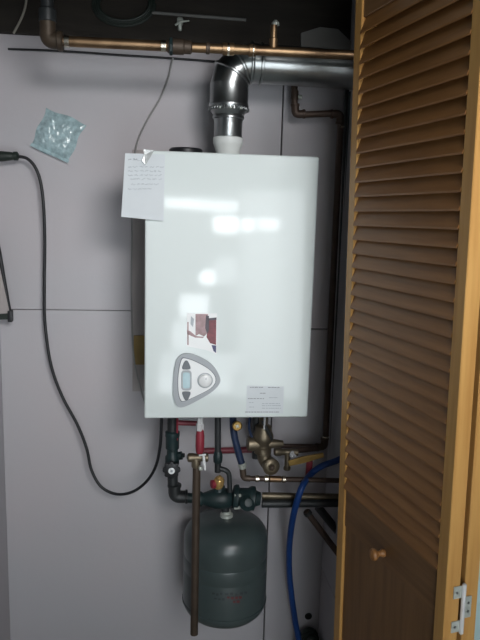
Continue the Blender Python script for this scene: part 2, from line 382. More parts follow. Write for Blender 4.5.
# straight run from sleeve up to the bend start then four gores
start = V((fx, YFL, hz-bend))
bm = B(); tube(bm, [V((fx, YFL, z2-.01)), start], R, 32); link('elbow_gore', bm, 'galv', flue)
prev = None
def arc(a): a = math.radians(a); return C0+V((math.cos(a)*bend, 0, math.sin(a)*bend))
def ring_at(bm, p, ad, r, seg=32):
    a = math.radians(ad); rad = V((math.cos(a), 0, math.sin(a)))
    return [bm.verts.new(p + rad*(r*math.cos(2*math.pi*k/seg)) + Y3*(r*math.sin(2*math.pi*k/seg))) for k in range(seg)]
for k in range(3):
    a0 = 180-30*k; a1 = a0-30; bm = B(); s0 = ring_at(bm, arc(a0), a0, R); s1 = ring_at(bm, arc(a1), a1, R)
    for i in range(32): bm.faces.new((s0[i], s0[(i+1) % 32], s1[(i+1) % 32], s1[i]))
    link('elbow_gore', bm, 'galv', flue)
    # raised seam between gores
    am = math.radians(a1); t = V((math.sin(am), 0, -math.cos(am)))
    bm = B(); lathe(bm, [(R-.002, -.006), (R+.003, -.003), (R+.004, 0), (R+.003, .003), (R-.002, .006)], arc(a1), t, 32); link('elbow_seam', bm, 'galv', flue)
end = U(362, 70, YFL); end = V((XR-0.0005, YFL, hz-0.004))
bm = B(); tube(bm, [arc(90), V((fx+bend+.05, YFL, hz)), end], R*0.97, 32); link('horizontal_section', bm, 'galv', flue)
bm = B(); lathe(bm, [(R-.002, 0), (R+.0025, .002), (R+.0025, .007), (R-.002, .009)], (fx+bend+.022, YFL, hz), X3, 32); link('seam_band', bm, 'galv', flue)
for a in (-60, -90, -120):
    bm = B(); aa = math.radians(a); lathe(bm, [(0.0035, 0), (0.0035, .002), (0.0015, .004), (0, .004)], (fx+.0555*math.cos(aa), YFL+.0555*math.sin(aa), z1+.020), (math.cos(aa), math.sin(aa), 0), 10); link('screw', bm, 'steel', flue)

# ------------------------------------------------------------------ copper main along the top
YC = -0.30
def cx(x): return U(x, 40.5+(x-48)*(55.5-48)/(357-48)+ (x-48)*0.026, YC)
main = thing('copper_main_pipe', 'long copper pipe running across the top in front of the flue', 'pipe', cx(200))
a = U(48, 40.5, YC); b = U(360, 55.5, YC); ax = (b-a).normalized()
def on(x): return a + (b-a)*((x-48)/312.0)
bm = B(); tube(bm, [on(52), on(186)], 0.0125, 18); link('pipe_run', bm, 'copper', main)
bm = B(); tube(bm, [on(186), on(360)+ax*((XR-.003-on(360).x)/ax.x)], 0.0118, 18); link('pipe_run', bm, 'copper', main)
bm = B(); tube(bm, fillet([on(60), on(48), on(48)+V((0, 0, .05))], .03), 0.0195, 18); lathe(bm, [(0.0205, 0), (.0235, .003), (.0235, .012), (.0205, .015)], on(56.5), ax, 18)
link('elbow', bm, 'dark_bronze', main)
bm = B(); tube(bm, [on(48)+V((0, 0, .045)), V((on(48).x, on(48).y, 2.404))], 0.0155, 16); lathe(bm, [(.018, 0), (.021, .003), (.021, .03), (.018, .033)], on(48)+V((0, 0, .04)), Z3, 16)
link('riser', bm, 'iron', main)
def ringon(x, r, w, m, name):
    bm = B(); lathe(bm, [(r*.85, -w/2), (r, -w/2+.001), (r, w/2-.001), (r*.85, w/2)], on(x), ax, 20); return link(name, bm, m, main)
ringon(66, 0.0142, 0.014, 'solder', 'solder_joint')
ringon(159.5, 0.0138, 0.014, 'solder', 'solder_joint')
bm = B(); lathe(bm, [(.013, 0), (.0165, .004), (.0165, .012), (.019, .014), (.019, .040), (.0165, .043), (.0165, .058), (.013, .062)], on(163), ax, 20); link('union', bm, 'brown_copper', main)
bm = B(); lathe(bm, [(.0185, 0), (.0215, .002), (.0215, .008), (.0185, .010)], on(165), ax, 8); link('union_nut', bm, 'green_iron', main)
ringon(203.5, 0.0146, 0.010, 'brown_copper', 'coupling'); ringon(224, 0.0150, 0.030, 'copper', 'coupling')
ringon(224, 0.0156, 0.007, 'solder', 'solder_joint'); ringon(248, 0.0150, 0.018, 'copper', 'coupling'); ringon(249, 0.0155, 0.004, 'solder', 'solder_joint')
bm = B(); tube(bm, [on(269.5), on(269.5)+V((0, 0, .062))], 0.0082, 14); lathe(bm, [(.0085, 0), (.0105, .002), (.0105, .024), (.0085, .026)], on(269.5)+V((0, 0, .006)), Z3, 14); st = link('stub', bm, 'copper', main)
bm = B(); lathe(bm, [(.0095, 0), (.0095, .006), (.004, .012), (0, .012)], on(269.5)+V((0.004, 0, .062)), Z3, 12); link('stub_cap', bm, 'steel', main)

# ------------------------------------------------------------------ things under the ceiling
YU = -0.0240
con = thing('conduit', 'thin grey conduit with small spigot under the dark timbers', 'pipe', U(205, 18, YU))
bm = B(); tube(bm, [U(150, 12.5, YU), U(246, 20, YU)], 0.0045, 10); link('tube', bm, 'grey_board', con)
bm = B(); c = U(180, 22, YU); lathe(bm, [(.007, 0), (.009, .004), (.009, .018), (.006, .022), (.006, .034), (.004, .036)], c+V((0, .0, .012)), (0, 0, -1), 12); link('valve_body', bm, 'steel', con)
bm = B(); tube(bm, [c+V((-.014, -.01, -.012)), c+V((0, -.01, -.002)), c+V((.026, -.01, .002))], [.0025, .004, .002], 8); link('lever', bm, 'steel', con)
bm = B(); rr = []
for k in range(4):
    for i in range(24):
        t = 2*math.pi*i/24; rr.append(U(124+31*(1-.06*k)*math.cos(t), 4+22*(1-.08*k)*math.sin(t), -0.0238-.0045*k))
tube(bm, rr, .0042, 8); tag(link('cable_coil', bm, 'dark_green'), 'dark green cable coil hung between the ceiling timbers', 'cable')
bm = B(); tube(bm, spline([U(28, -30, -.10), U(25, 8, -.05), U(13.5, 33.5, -.026)], 8), .0032, 8)
tag(link('pull_cord', bm, 'pale_cord'), 'pale cord slanting down from the ceiling at the far left', 'cord')
bm = B(); tube(bm, spline([U(8, 49, -.007), U(60, 51, -.008), U(120, 55, -.008), U(175, 58.5, -.008), U(236, 63, -.008)], 8), .0030, 8)
tag(link('black_wire', bm, 'rubber'), 'thin black wire running level along the top of the back wall', 'wire')
bm = B(); tube(bm, spline([U(173, 58, -.016), U(168, 79, -.012), U(160, 99, -.009), U(148, 119, -.008), U(138.5, 139, -.007), U(134.5, 157, -.009), U(132.2, 185, -.0135), U(132, 225, -.0135), U(131.6, 300, -.0135), U(133.5, 355, -.0135), U(139, 382, -.0135), U(144, 400, -.0135), U(148, 412, -.03)], 8), .0026, 8)
tag(link('grey_wire', bm, 'grey_wire'), 'grey wire dropping from the top pipe behind the taped paper note', 'wire')

# ------------------------------------------------------------------ bag on the wall
bag = thing('plastic_bag', 'crumpled clear teal plastic bag pinned flat on the wall', 'bag', U(58, 163, -.01))
bm = B(); random.seed(5); nx = ny = 26; TLb, TRb, BRb, BLb = (46, 107.5), (85.5, 124.5), (68, 162.5), (30.5, 146)
def bagpt(s, t, k):
    x = (TLb[0]*(1-s)+TRb[0]*s)*(1-t)+(BLb[0]*(1-s)+BRb[0]*s)*t; y = (TLb[1]*(1-s)+TRb[1]*s)*(1-t)+(BLb[1]*(1-s)+BRb[1]*s)*t
    e = min(s, 1-s, t, 1-t); x += 1.2*math.sin(9*t+2*s)*(1 if e < .05 else .4); y += 1.0*math.sin(8*s+5*t)*(1 if e < .05 else .4)
    puff = 0.014*min(1, e*5)
    wob = 0.0045*math.sin(17*s+4*math.sin(9*t))*math.sin(15*t+3*math.sin(11*s))+0.002*random.uniform(-1, 1)
    return U(x, y, 0.0006-(puff+abs(wob) if k else 0))
g_ = [[bm.verts.new(bagpt(i/nx, j/ny, 1)) for i in range(nx+1)] for j in range(ny+1)]
h_ = [[bm.verts.new(bagpt(i/nx, j/ny, 0)) for i in range(nx+1)] for j in range(ny+1)]
for j in range(ny):
    for i in range(nx):
        bm.faces.new((g_[j][i], g_[j][i+1], g_[j+1][i+1], g_[j+1][i])); bm.faces.new((h_[j][i], h_[j+1][i], h_[j+1][i+1], h_[j][i+1]))
link('bag_body', bm, 'bag', bag, ang=80)
bm = B()
prism(bm, [U(30, 145.5, -.016), U(32, 143, -.016), U(69.5, 160, -.016), U(68, 163, -.016)], (0, -.0015, 0)); link('bag_seal', bm, 'bag', bag, smooth=False)

# ------------------------------------------------------------------ power cord
cord = thing('power_cord', 'black power cord looping down the wall from plug to boiler', 'cord', U(115, 494, -.06))
YP = -.05
bm = B(); tube(bm, spline([U(18, 156.5, YP), U(27, 158.5, YP), U(35, 167, YP), U(40.5, 182, YP), U(43.5, 205, YP), U(44.8, 240, -.04), U(44.4, 290, -.035), U(45.2, 325, -.035), U(51, 365, -.04), U(62, 396, -.045), U(77, 424, -.05), U(86.5, 448, -.055), U(91.5, 470, -.06), U(101, 486.5, -.07), U(116, 494, -.08), U(132, 492, -.10), U(146, 482, -.12), U(155.5, 467, -.14), U(160, 447, -.16), U(161.3, 425, -.17), U(161.5, 414, -.175)], 8), .0046, 12)
link('cable', bm, 'rubber', cord)
bm = B(); c = U(2, 156.8, YP); e = U(19, 156.6, YP); d = (e-c).normalized(); s0 = V((XL+.001, c.y, c.z)); L = (e-s0).length
lathe(bm, [(.010, 0), (.0145, .004), (.0145, L*.4), (.012, L*.7), (.0105, L-.016), (.0125, L-.014), (.0125, L-.004), (.006, L)], s0, d, 16)
link('plug', bm, 'dark_green', cord)

# ------------------------------------------------------------------ bracket on the left wall
br = thing('shelf_bracket', 'grey folding shelf bracket with black slanted edge at left wall', 'bracket', U(5, 320, -.06))
YK = -.06
bm = B(); c0 = U(10.5, 316, YK); wl = XL+.0005
zt_ = U(0, 255, YK).z + .09
prism(bm, [V((wl, YK-.008, c0.z)), V((wl, YK-.008, zt_)), U(9.5, 313, YK-.008)], (0, .006, 0)); link('web_plate', bm, 'ply', br, smooth=False)
bm = B(); tube(bm, spline([V((wl+.004, YK, zt_)), U(-1.5, 248, YK), U(4, 280, YK), U(9.5, 312, YK)], 6), .0058, 10); link('brace', bm, 'rubber', br)
bm = B(); prism(bm, [V((wl, YK-.012, c0.z+.006)), V((wl, YK-.012, c0.z-.010)), U(8, 319.5, YK-.012), U(8, 313.5, YK-.012)], (0, .02, 0)); link('arm', bm, 'dark_green', br, smooth=False)
bm = B(); box(bm, c0, (.012, .026, .034), bevel=.003); link('end_stop', bm, 'rubber', br)

# ------------------------------------------------------------------ mounting board behind the boiler
mb = thing('mounting_board', 'grey plywood board fixed on the wall behind the boiler', 'board', U(140, 390, -.002))
x0 = U(132.5, 300, 0).x; zt2 = U(140, 150, 0).z; zb2 = U(140, 391, 0).z; zy0 = U(140, 364, 0).z; zy1 = U(140, 335, 0).z
bm = B(); box(bm, ((x0+.055)/2, -.0025, (zt2+zb2)/2), (.055-x0, .005, zt2-zb2), bevel=.001); link('panel', bm, 'ply', mb, smooth=False)
bm = B(); box(bm, (x0+.022, -.0075, (zy0+zy1)/2), (.036, .005, zy1-zy0), bevel=.001); link('wood_block', bm, 'yellow_ply', mb, smooth=False)

# ------------------------------------------------------------------ copper pipe down the right
Yr = -.06
rp = thing('copper_drop_pipe', 'dark copper pipe bending from flue height down past the right of the boiler', 'pipe', U(325, 447, Yr))
P = [U(294.5, 62, Yr), U(294.5, 115, Yr), U(341, 113, Yr), U(341.5, 122, Yr), U(336, 200, Yr), U(330, 340, Yr), U(325, 447, Yr), U(322.5, 449, Yr), U(282, 452, -.10)]
bm = B(); tube(bm, fillet([P[0], P[1], P[2], P[6], P[8]], .022), .0098, 16); link('tubing', bm, 'old_copper', rp)
def sleeve(parent, p, d, r, w, m, name):
    d = V(d).normalized(); bm = B(); lathe(bm, [(r*.85, -w/2), (r, -w/2+.0012), (r, w/2-.0012), (r*.85, w/2)], V(p), d, 18); return link(name, bm, m, parent)
def elbow_fit(parent, p, da, db, r, m, name='elbow', L=.026):
    p = V(p); da = V(da).normalized(); db = V(db).normalized(); bm = B()
    tube(bm, fillet([p+da*L, p, p+db*L], L*.8), r, 16)
    for d in (da, db): lathe(bm, [(r, -.004), (r*1.13, -.003), (r*1.13, .003), (r, .004)], p+d*L, d, 16)
    return link(name, bm, m, parent)
elbow_fit(rp, P[1]+V((.002, 0, .002)), P[0]-P[1], P[2]-P[1], .0118, 'old_copper'); elbow_fit(rp, P[2]+V((-.002, 0, -.002)), P[1]-P[2], P[6]-P[2], .0118, 'old_copper'); elbow_fit(rp, P[6]+V((-.002, 0, .002)), P[2]-P[6], P[8]-P[6], .0118, 'brown_copper')
sleeve(rp, U(294.7, 95, Yr), Z3, .0112, .026, 'old_copper', 'coupling')
bm = B(); lathe(bm, [(.004, 0), (.006, .001), (.006, .012), (0, .013)], U(298, 97, Yr), (1, -.3, 0), 10); link('bleed_screw', bm, 'steel', rp)
sleeve(rp, U(341, 127, Yr), P[6]-P[2], .0108, .006, 'solder', 'solder_joint')
sleeve(rp, U(325.4, 437, Yr), P[6]-P[2], .0108, .007, 'solder', 'solder_joint')
bm = B(); tube(bm, [U(347.5, 80, -.03), U(344, 200, -.03), U(337.5, 330, -.03), U(331, 478, -.03)], .0085, 14)
tag(link('iron_drop_pipe', bm, 'iron'), 'straight dark pipe dropping just right of the bent copper pipe', 'pipe')
bm = B(); tube(bm, [U(352, 92, -.05), U(340, 400, -.05), U(336, 540, -.05)], .011, 14)
tag(link('iron_corner_pipe', bm, 'green_iron'), 'dark pipe standing in the right corner beside the door', 'pipe')

# ------------------------------------------------------------------ pipework under the boiler
# 1. black iron supply with round-knobbed valve
Ya = -.17
sp = thing('supply_valve_pipe', 'black iron pipe with round knob valve under the left end of the boiler', 'pipe', U(172, 500, Ya))
bm = B(); tube(bm, [V((U(172.5, 420, Ya).x, Ya, ZB-.006)), U(172.3, 438, Ya)], .0150, 16); link('top_pipe', bm, 'iron', sp)
bm = B(); tube(bm, [V((U(177.5, 420, Ya).x, Ya-.012, ZB-.008)), U(177, 440, Ya-.012)], .003, 8); link('sensor_lead', bm, 'red', sp)
bm = B(); c = U(172.3, 450, Ya); lathe(bm, [(.016, -.045), (.021, -.042), (.021, -.020), (.0165, -.014), (.0165, .002), (.020, .006), (.020, .040), (.0215, .044), (.0215, .056), (.016, .060)], c, Z3, 20); vb = link('valve_body', bm, 'green_iron', sp)
bm = B(); k = U(171.5, 469, Ya-.035); 
lathe(bm, [(.010, -.02), (.010, 0), (.021, .002), (.023, .006), (.021, .012), (.012, .014), (0, .014)], k, (0, -1, 0), 24)
for i in range(8):
    a_ = i*math.pi/4; lathe(bm, [(0.0, -.001), (.0065, 0), (.0065, .011), (0, .013)], k+V((.0195*math.cos(a_), 0, .0195*math.sin(a_))), (0, -1, 0), 10)
kn = link('knob', bm, 'rubber', sp)
bm = B(); lathe(bm, [(.0095, 0), (.0095, .002), (.006, .003), (.006, .0022), (0, .0022)], k+V((0, -.0138, 0)), (0, -1, 0), 20); kd = link('knob_badge', bm, 'panel_white', kn)
bm = B(); lathe(bm, [(.0035, 0), (.0035, .001), (0, .001)], k+V((0, -.0160, 0)), (0, -1, 0), 12); link('badge_dot', bm, 'panel_grey', kn)
bm = B(); c1 = U(173, 497.5, Ya); tube(bm, [U(172.2, 462, Ya), U(172.8, 484, Ya)], .0155, 18); link('drop', bm, 'iron', sp)
elbow_fit(sp, c1+V((.004, 0, .002)), Z3, X3, .0185, 'iron', L=.036)
bm = B(); tube(bm, [c1+V((.03, 0, 0)), U(196, 498.5, Ya)], .0150, 16); link('run', bm, 'green_iron', sp)
bm = B(); lathe(bm, [(.010, 0), (.013, .002), (.013, .012), (.007, .014), (.007, .020)], U(178, 456, Ya), (1, -.2, .2), 8); link('side_port', bm, 'green_iron', sp)
bm = B(); lathe(bm, [(.0055, 0), (.0075, .001), (.0075, .006), (0, .007)], U(186.8, 457, Ya-.01), (1, -.3, 0), 12); link('port_cap', bm, 'steel', sp)

# 2. relief valve: chrome nut, red sleeve, brass tee, lever and discharge pipe
Yd = -.295
rv = thing('relief_valve_pipe', 'relief valve with red sleeve and long brown copper pipe hanging before the tank', 'valve', U(195, 635, Yd))
xv = U(200, 440, Yd).x
bm = B(); zt0 = ZB-.008; hn = zt0-U(199, 431, Yd).z; lathe(bm, [(.007, 0), (.0085, -.002), (.0085, -hn*.5), (.0110, -hn*.52), (.0110, -hn*.95), (.007, -hn)], (xv-.001, Yd, zt0), (0, 0, 1), 6); link('chrome_nut', bm, 'chrome', rv)
bm = B(); z0 = U(200, 431, Yd).z; zq = U(200, 453, Yd).z; lathe(bm, [(.009, 0), (.0112, .004), (.0122, .02), (.0122, z0-zq-.014), (.010, z0-zq), (.008, z0-zq+.012)], (xv, Yd, zq), Z3, 20); link('red_sleeve', bm, 'red', rv)
bm = B(); tpt = U(199, 457.5, Yd); lathe(bm, [(.010, -.032), (.0125, -.029), (.0125, -.016), (.011, -.012), (.011, .012), (.0125, .016), (.0125, .024), (.010, .026)], tpt, X3, 18)
lathe(bm, [(.010, -.028), (.0125, -.024), (.0125, -.010), (.011, 0)], U(196, 458, Yd), Z3, 18); link('tee', bm, 'bronze', rv)
bm = B(); p0 = U(203.5, 455.5, Yd-.014); p1 = U(205, 470, Yd-.02); tube(bm, [p0, (p0*.5+p1*.5)+V((0, -.003, 0)), p1], [.0035, .0042, .0028], 10); tube(bm, [U(199, 455.5, Yd-.012), U(206, 454.5, Yd-.014)], .0025, 8); link('lever', bm, 'panel_white', rv)
bm = B(); tube(bm, [U(196.8, 460, Yd), U(195.2, 560, Yd), U(194.2, 634, Yd)], .0112, 18); link('discharge_pipe', bm, 'brown_copper', rv)
bm = B(); lathe(bm, [(.0045, 0), (.006, .001), (.006, .010), (.003, .012)], U(200, 467, Yd-.006), (.2, -1, -.2), 10); link('drain_cap', bm, 'steel', rv)

# 3. dark pipe with brass air vent
Yv = -.20
av = thing('air_vent_pipe', 'dark green pipe with shiny brass air vent above the tank', 'pipe', U(218, 480, Yv))
bm = B(); tube(bm, [V((U(217.5, 420, Yv).x, Yv, ZB-.006)), U(217.8, 472, Yv)], .0095, 14); link('pipe_run', bm, 'iron', av)
bm = B(); lathe(bm, [(.010, 0), (.013, .004), (.014, .02), (.012, .032), (.010, .036)], U(217.8, 463, Yv), Z3, 16); link('check_valve', bm, 'green_iron', av)
bm = B(); vc = U(219, 481.5, Yv-.03); lathe(bm, [(.007, -.022), (.013, -.020), (.0155, -.012), (.0155, .006), (.012, .012), (.007, .014), (.005, .020), (0, .021)], vc, (0.1, -.35, 1), 20); link('brass_vent', bm, 'gold', av)
bm = B(); lathe(bm, [(.011, 0), (.013, .002), (.013, .010), (.010, .012)], vc+V((-.012, -.002, -.006)), (-1, -.4, 0), 8); link('vent_cap', bm, 'red', av)
bm = B(); tube(bm, fillet([U(218, 468, Yv), U(229, 471, Yv), U(230, 492, Yv)], .02), .0075, 12); link('side_loop', bm, 'iron', av)

# 4. navy flexible hose
Yh = -.19
fh = thing('flexible_hose', 'navy blue flexible hose with brass gauge nut dropping from the boiler', 'hose', U(243, 470, Yh))
bm = B(); tube(bm, spline([V((U(232.5, 420, Yh).x, Yh, ZB-.006)), U(233.5, 430, Yh), U(237, 447, Yh), U(241.5, 463, Yh)], 8), .0105, 16); link('hose_body', bm, 'navy', fh)
bm = B(); gk = U(237, 425.3, Yh-.025); lathe(bm, [(.012, 0), (.0145, .002), (.0145, .008), (.0115, .010), (.0115, .007), (0, .007)], gk, (0, -1, 0), 20); gg = link('gauge_nut', bm, 'brass', fh)
bm = B(); box(bm, gk+V((0, -.009, 0)), (.012, .003, .0035), Matrix.Rotation(.5, 3, 'Y'), bevel=.001); box(bm, gk+V((0, -.009, 0)), (.0035, .003, .012), Matrix.Rotation(.5, 3, 'Y'), bevel=.001); link('cross_key', bm, 'steel', gg)
bm = B(); lathe(bm, [(.010, 0), (.0125, .002), (.0125, .008), (.011, .010), (.011, .016), (.009, .018)], U(241.8, 463, Yh), U(243, 470, Yh)-U(241.5, 463, Yh), 16); link('ferrule', bm, 'steel', fh)
bm = B(); tube(bm, fillet([U(242.5, 468, Yh), U(243.5, 478, Yh), U(250, 478.5, Yh)], .015), .0095, 14); link('bend', bm, 'brown_copper', fh)

# 5. low copper pipe
cp = thing('copper_branch_pipe', 'low level copper pipe with bright soldered joints below the boiler', 'pipe', U(290, 480, Yh))
q0 = U(250, 478.5, Yh); q1 = U(337, 480.5, Yh)
bm = B(); tube(bm, [q0, q0+(q1-q0)*((XR-.001-q0.x)/(q1.x-q0.x))], .0078, 14); link('pipe_run', bm, 'old_copper', cp)
for x, w in ((257, .012), (266, .012), (283.5, .012)): sleeve(cp, q0+(q1-q0)*((x-250)/87), q1-q0, .0105, w, 'solder', 'solder_joint')
sleeve(cp, q0+(q1-q0)*(25/87), q1-q0, .0098, .036, 'copper', 'coupling')

# 6. gas cock assembly in bronze
Yg = -.16
gv = thing('bronze_valve', 'old bronze stop valve with round port hanging under boiler centre', 'valve', U(268, 475, Yg))
xg = U(263, 440, Yg)
bm = B(); zg = U(263, 424, Yg).z; lathe(bm, [(.0135, ZB-.006-zg), (.0135, .0), (.024, -.006), (.026, -.022), (.031, -.034), (.031, -.048), (.022, -.060), (.022, -.070), (.026, -.074), (.026, -.090), (.016, -.096)], V((xg.x, Yg, zg)), Z3, 22); lathe(bm, [(.018, -.048), (.022, -.044), (.022, -.030), (.016, 0), (.016, .02), (.011, .05), (.009, .062)], V((xg.x, Yg, zg-.062)), X3, 18); link('valve_body', bm, 'bronze', gv)
bm = B(); tube(bm, fillet([U(263.5, 448, Yg), U(264, 459, Yg), U(271, 468, Yg-.012)], .02), .021, 16); link('lower_bend', bm, 'bronze', gv)
bm = B(); pc = U(271.5, 467, Yg-.034); lathe(bm, [(.019, -.03), (.023, -.026), (.026, 0), (.022, .004), (.014, .006), (.014, .002), (0, .002)], pc, (0.15, -1, 0), 24); pt = link('round_port', bm, 'bronze', gv)
bm = B(); lathe(bm, [(.009, 0), (.0095, .006), (.006, .009), (0, .009)], pc+V((0, -.002, 0)), (0.15, -1, 0), 6); link('port_plug', bm, 'brown_copper', pt)
bm = B(); tube(bm, [V((U(264.8, 419, Yg-.03).x, Yg-.03, ZB-.004)), U(264.3, 429, Yg-.034)], .0034, 8); link('pin', bm, 'chrome', gv)
bm = B(); tube(bm, [U(262, 421, Yg-.03), U(268, 431, Yg-.036), U(272, 440, Yg-.03)], [.003, .006, .003], 8); link('lever', bm, 'iron', gv)
bm = B(); tube(bm, spline([V((U(253, 419, Yg).x, Yg, ZB-.004)), U(249, 424, Yg), U(251.5, 436, Yg), U(255, 440, Yg)], 6), .0040, 8)
tag(link('sensor_lead', bm, 'navy'), 'short dark blue lead curling beside the bronze valve', 'wire')
bm = B(); tube(bm, [V((U(256, 419, Yg+.03).x, Yg+.03, ZB-.004)), U(256, 458, Yg+.03)], .0125, 12)
tag(link('iron_nipple', bm, 'iron'), 'short black pipe between navy hose and bronze valve', 'pipe')

# 7. red pipe behind
bm = B(); tube(bm, [U(178, 422.8, -.175), U(197, 423.5, -.175)], .0075, 12)
tag(link('red_stub_pipe', bm, 'red_pex'), 'short red pipe tucked under the left end of the boiler', 'pipe')
bm = B(); tube(bm, [U(204, 451, -.0095), U(262, 449.5, -.0095)], .0100, 14)
tag(link('red_pipe', bm, 'red_pex'), 'level red pipe on the wall behind the navy hose', 'pipe')

# 8. brass ball valve with yellow lever
Yb = -.12
bv = thing('ball_valve', 'brass ball valve with yellow lever and dark red tail at lower right', 'valve', U(300, 465, Yb))
bm = B(); d_ = (U(298, 453, Yb)-U(272, 452, Yb)); lathe(bm, [(.010, 0), (.013, .003), (.013, .02), (.010, .026), (.0085, .05), (.011, .054), (.011, .075)], U(274, 451.5, Yb), d_, 16); link('valve_body', bm, 'bronze', bv)
bm = B(); lathe(bm, [(.004, 0), (.0075, .002), (.0075, .010), (.004, .013), (.004, .02), (0, .021)], U(291.5, 456, Yb-.014), (0.1, -.5, .9), 12); tube(bm, [U(291, 452, Yb-.02), U(296, 456.5, Yb-.03)], .0032, 8); link('chrome_stem', bm, 'chrome', bv)
bm = B(); h0 = U(290, 463.5, Yb-.02); h1 = U(323, 454.5, Yb-.03)
prism(bm, [U(288.5, 461, Yb-.02), U(302, 457, Yb-.025), U(323.5, 453.2, Yb-.03), U(324, 457.2, Yb-.03), U(304, 463, Yb-.025), U(289.5, 466.2, Yb-.02)], (0, .006, 0)); link('yellow_lever', bm, 'brass', bv, smooth=False)
bm = B(); tube(bm, [U(309.5, 461, Yb), U(308.5, 477, Yb)], .0105, 12); link('red_tail', bm, 'red', bv)
bm = B(); tube(bm, [U(287.5, 453, Yb), U(287, 470, Yb)], .0085, 12); lathe(bm, [(.009, 0), (.0115, .002), (.0115, .010), (.009, .012)], U(287, 470, Yb), Z3, 8); link('drain_leg', bm, 'bronze', bv)
bm = B(); tube(bm, [U(270, 445.5, -.0077), U(318, 446.5, -.0077)], .0075, 12)
tag(link('brown_wall_pipe', bm, 'old_copper'), 'thin brown pipe on the wall right behind the brass ball valve', 'pipe')

# 9. air separator manifold and the two iron pipes
Ym = -.17
mf = thing('air_separator', 'dark green cast manifold joining the pipes on top of the tank', 'manifold', U(225, 508, Ym))
cm = U(213, 498.5, Ym)
bm = B(); lathe(bm, [(.016, -.055), (.022, -.052), (.022, -.036), (.018, -.030), (.024, -.012), (.030, .006), (.032, .030), (.028, .050), (.022, .056), (.022, .066)], cm, X3, 24); link('body', bm, 'green_iron', mf)
bm = B(); lathe(bm, [(.018, -.03), (.018, .012), (.012, .020), (.009, .030)], U(219, 490, Ym), Z3, 16); link('vent_boss', bm, 'green_iron', mf)
fl = U(246, 498, Ym-.01)
bm = B(); lathe(bm, [(.022, -.052), (.034, -.048), (.037, -.042), (.037, -.034), (.028, -.030), (.030, -.005), (.034, 0), (.036, .006), (.036, .016), (.024, .020), (.019, .034)], fl+V((.010, 0, 0)), (1, -.1, -.06), 26); flg = link('pump_body', bm, 'green_iron', mf)
bm = B(); lathe(bm, [(.022, -.01), (.024, .008), (.017, .014), (.012, .022), (0, .024)], fl+V((.0, -.026, -.004)), (0.1, -1, .5), 22); link('pump_cap', bm, 'green_iron', mf)
for a_ in (40, 140, 220, 320):
    t = math.radians(a_); bm = B(); lathe(bm, [(.005, -.010), (.005, .008), (.003, .010), (0, .010)], fl+V((-.028, .03*math.cos(t), .03*math.sin(t))), X3, 6); link('flange_bolt', bm, 'steel', flg)
bm = B(); tube(bm, [U(225, 500, -.165), U(225.5, 511.5, -.165)], .012, 14); link('tank_nipple', bm, 'iron', mf)
for nm, yy0, yy1, m_, Y_, lb_ in (('iron_pipe', 495.6, 497, 'bronze', -.165, 'upper of two dark pipes running from pump to right corner'), ('iron_pipe', 503.5, 503, 'iron', -.175, 'lower of two dark pipes running from pump to right corner')):
    bm = B(); e0 = U(262, yy0, Y_); e1 = U(337, yy1, Y_); e1 = e0+(e1-e0)*((XR-.001-e0.x)/(e1.x-e0.x)); tube(bm, [e0, e1], .0105 if m_ == 'bronze' else .0125, 14)
    tag(link(nm, bm, m_), lb_, 'pipe')

# 10. expansion tank
tc_ = U(225.3, 560, -.165)
ztop = U(225, 509.5, -.165).z; zbot = U(225, 620.5, -.20).z
H = ztop-zbot; RT = .1290
et = thing('expansion_tank', 'round grey-green expansion tank hanging below the boiler pipework', 'tank', (tc_.x, -.165, zbot))
prof = [(0, 0)]
for k in range(1, 9):
    t = k/8*math.pi/2; prof.append((RT*math.sin(t)**.75, .058*(1-math.cos(t))))
mid = [(RT, .09), (RT, H*.46), (RT-.0012, H*.47), (RT-.0012, H*.485), (RT, H*.495), (RT, H*.60), (RT-.0012, H*.61), (RT, H*.62), (RT, H-.090)]
prof += mid
for k in range(1, 10):
    t = k/9*math.pi/2; prof.append((max(.02, RT*math.cos(t)**.6), H-.090+.068*math.sin(t)))
prof.append((0, H-.022))
bm = B(); lathe(bm, prof, (tc_.x, -.165, zbot), Z3, 56); shell = link('shell', bm, 'tank', et)
bm = B(); lathe(bm, [(.016, 0), (.020, .002), (.020, .010), (.014, .013), (.014, .020)], (tc_.x, -.165, ztop-.024), Z3, 16); link('neck', bm, 'steel', et)
bm = B(); lathe(bm, [(RT-.001, 0), (RT+.0022, .002), (RT+.0022, .006), (RT-.001, .008)], (tc_.x, -.165, zbot+.055), Z3, 56); link('weld_band', bm, 'tank', et)
# worn lettering on the shell
def onTank(px, py, out=.0008):
    d = ray(px, py); o = CAM-V((tc_.x, -.165, 0)); A = d.x**2+d.y**2; Bq = 2*(o.x*d.x+o.y*d.y); Cq = o.x**2+o.y**2-(RT+out)**2
    t = (-Bq-math.sqrt(Bq*Bq-4*A*Cq))/(2*A); return CAM+d*t
random.seed(9)
for rows_, m_ in (([(212, 593.5), (216, 594.5), (220, 593.8), (225, 594.4), (230, 594), (235, 595), (240, 593.6), (244, 592.8)], 'tank_dark'), ([(227, 597.6), (231, 598.2), (235, 598), (239, 597.6), (233, 602), (236.5, 601.8)], 'tank_red'), ([(214, 598.6), (218, 599.4), (222, 599.6)], 'tank_dark')):
    bm = B()
    for x, y in rows_:
        w = random.uniform(2.4, 3.4); h = random.uniform(1.6, 2.6)
        prism(bm, [onTank(x, y-h/2), onTank(x+w, y-h/2), onTank(x+w, y+h/2), onTank(x, y+h/2)], (0, .0016, 0))
    link('worn_lettering', bm, m_, et, smooth=False)

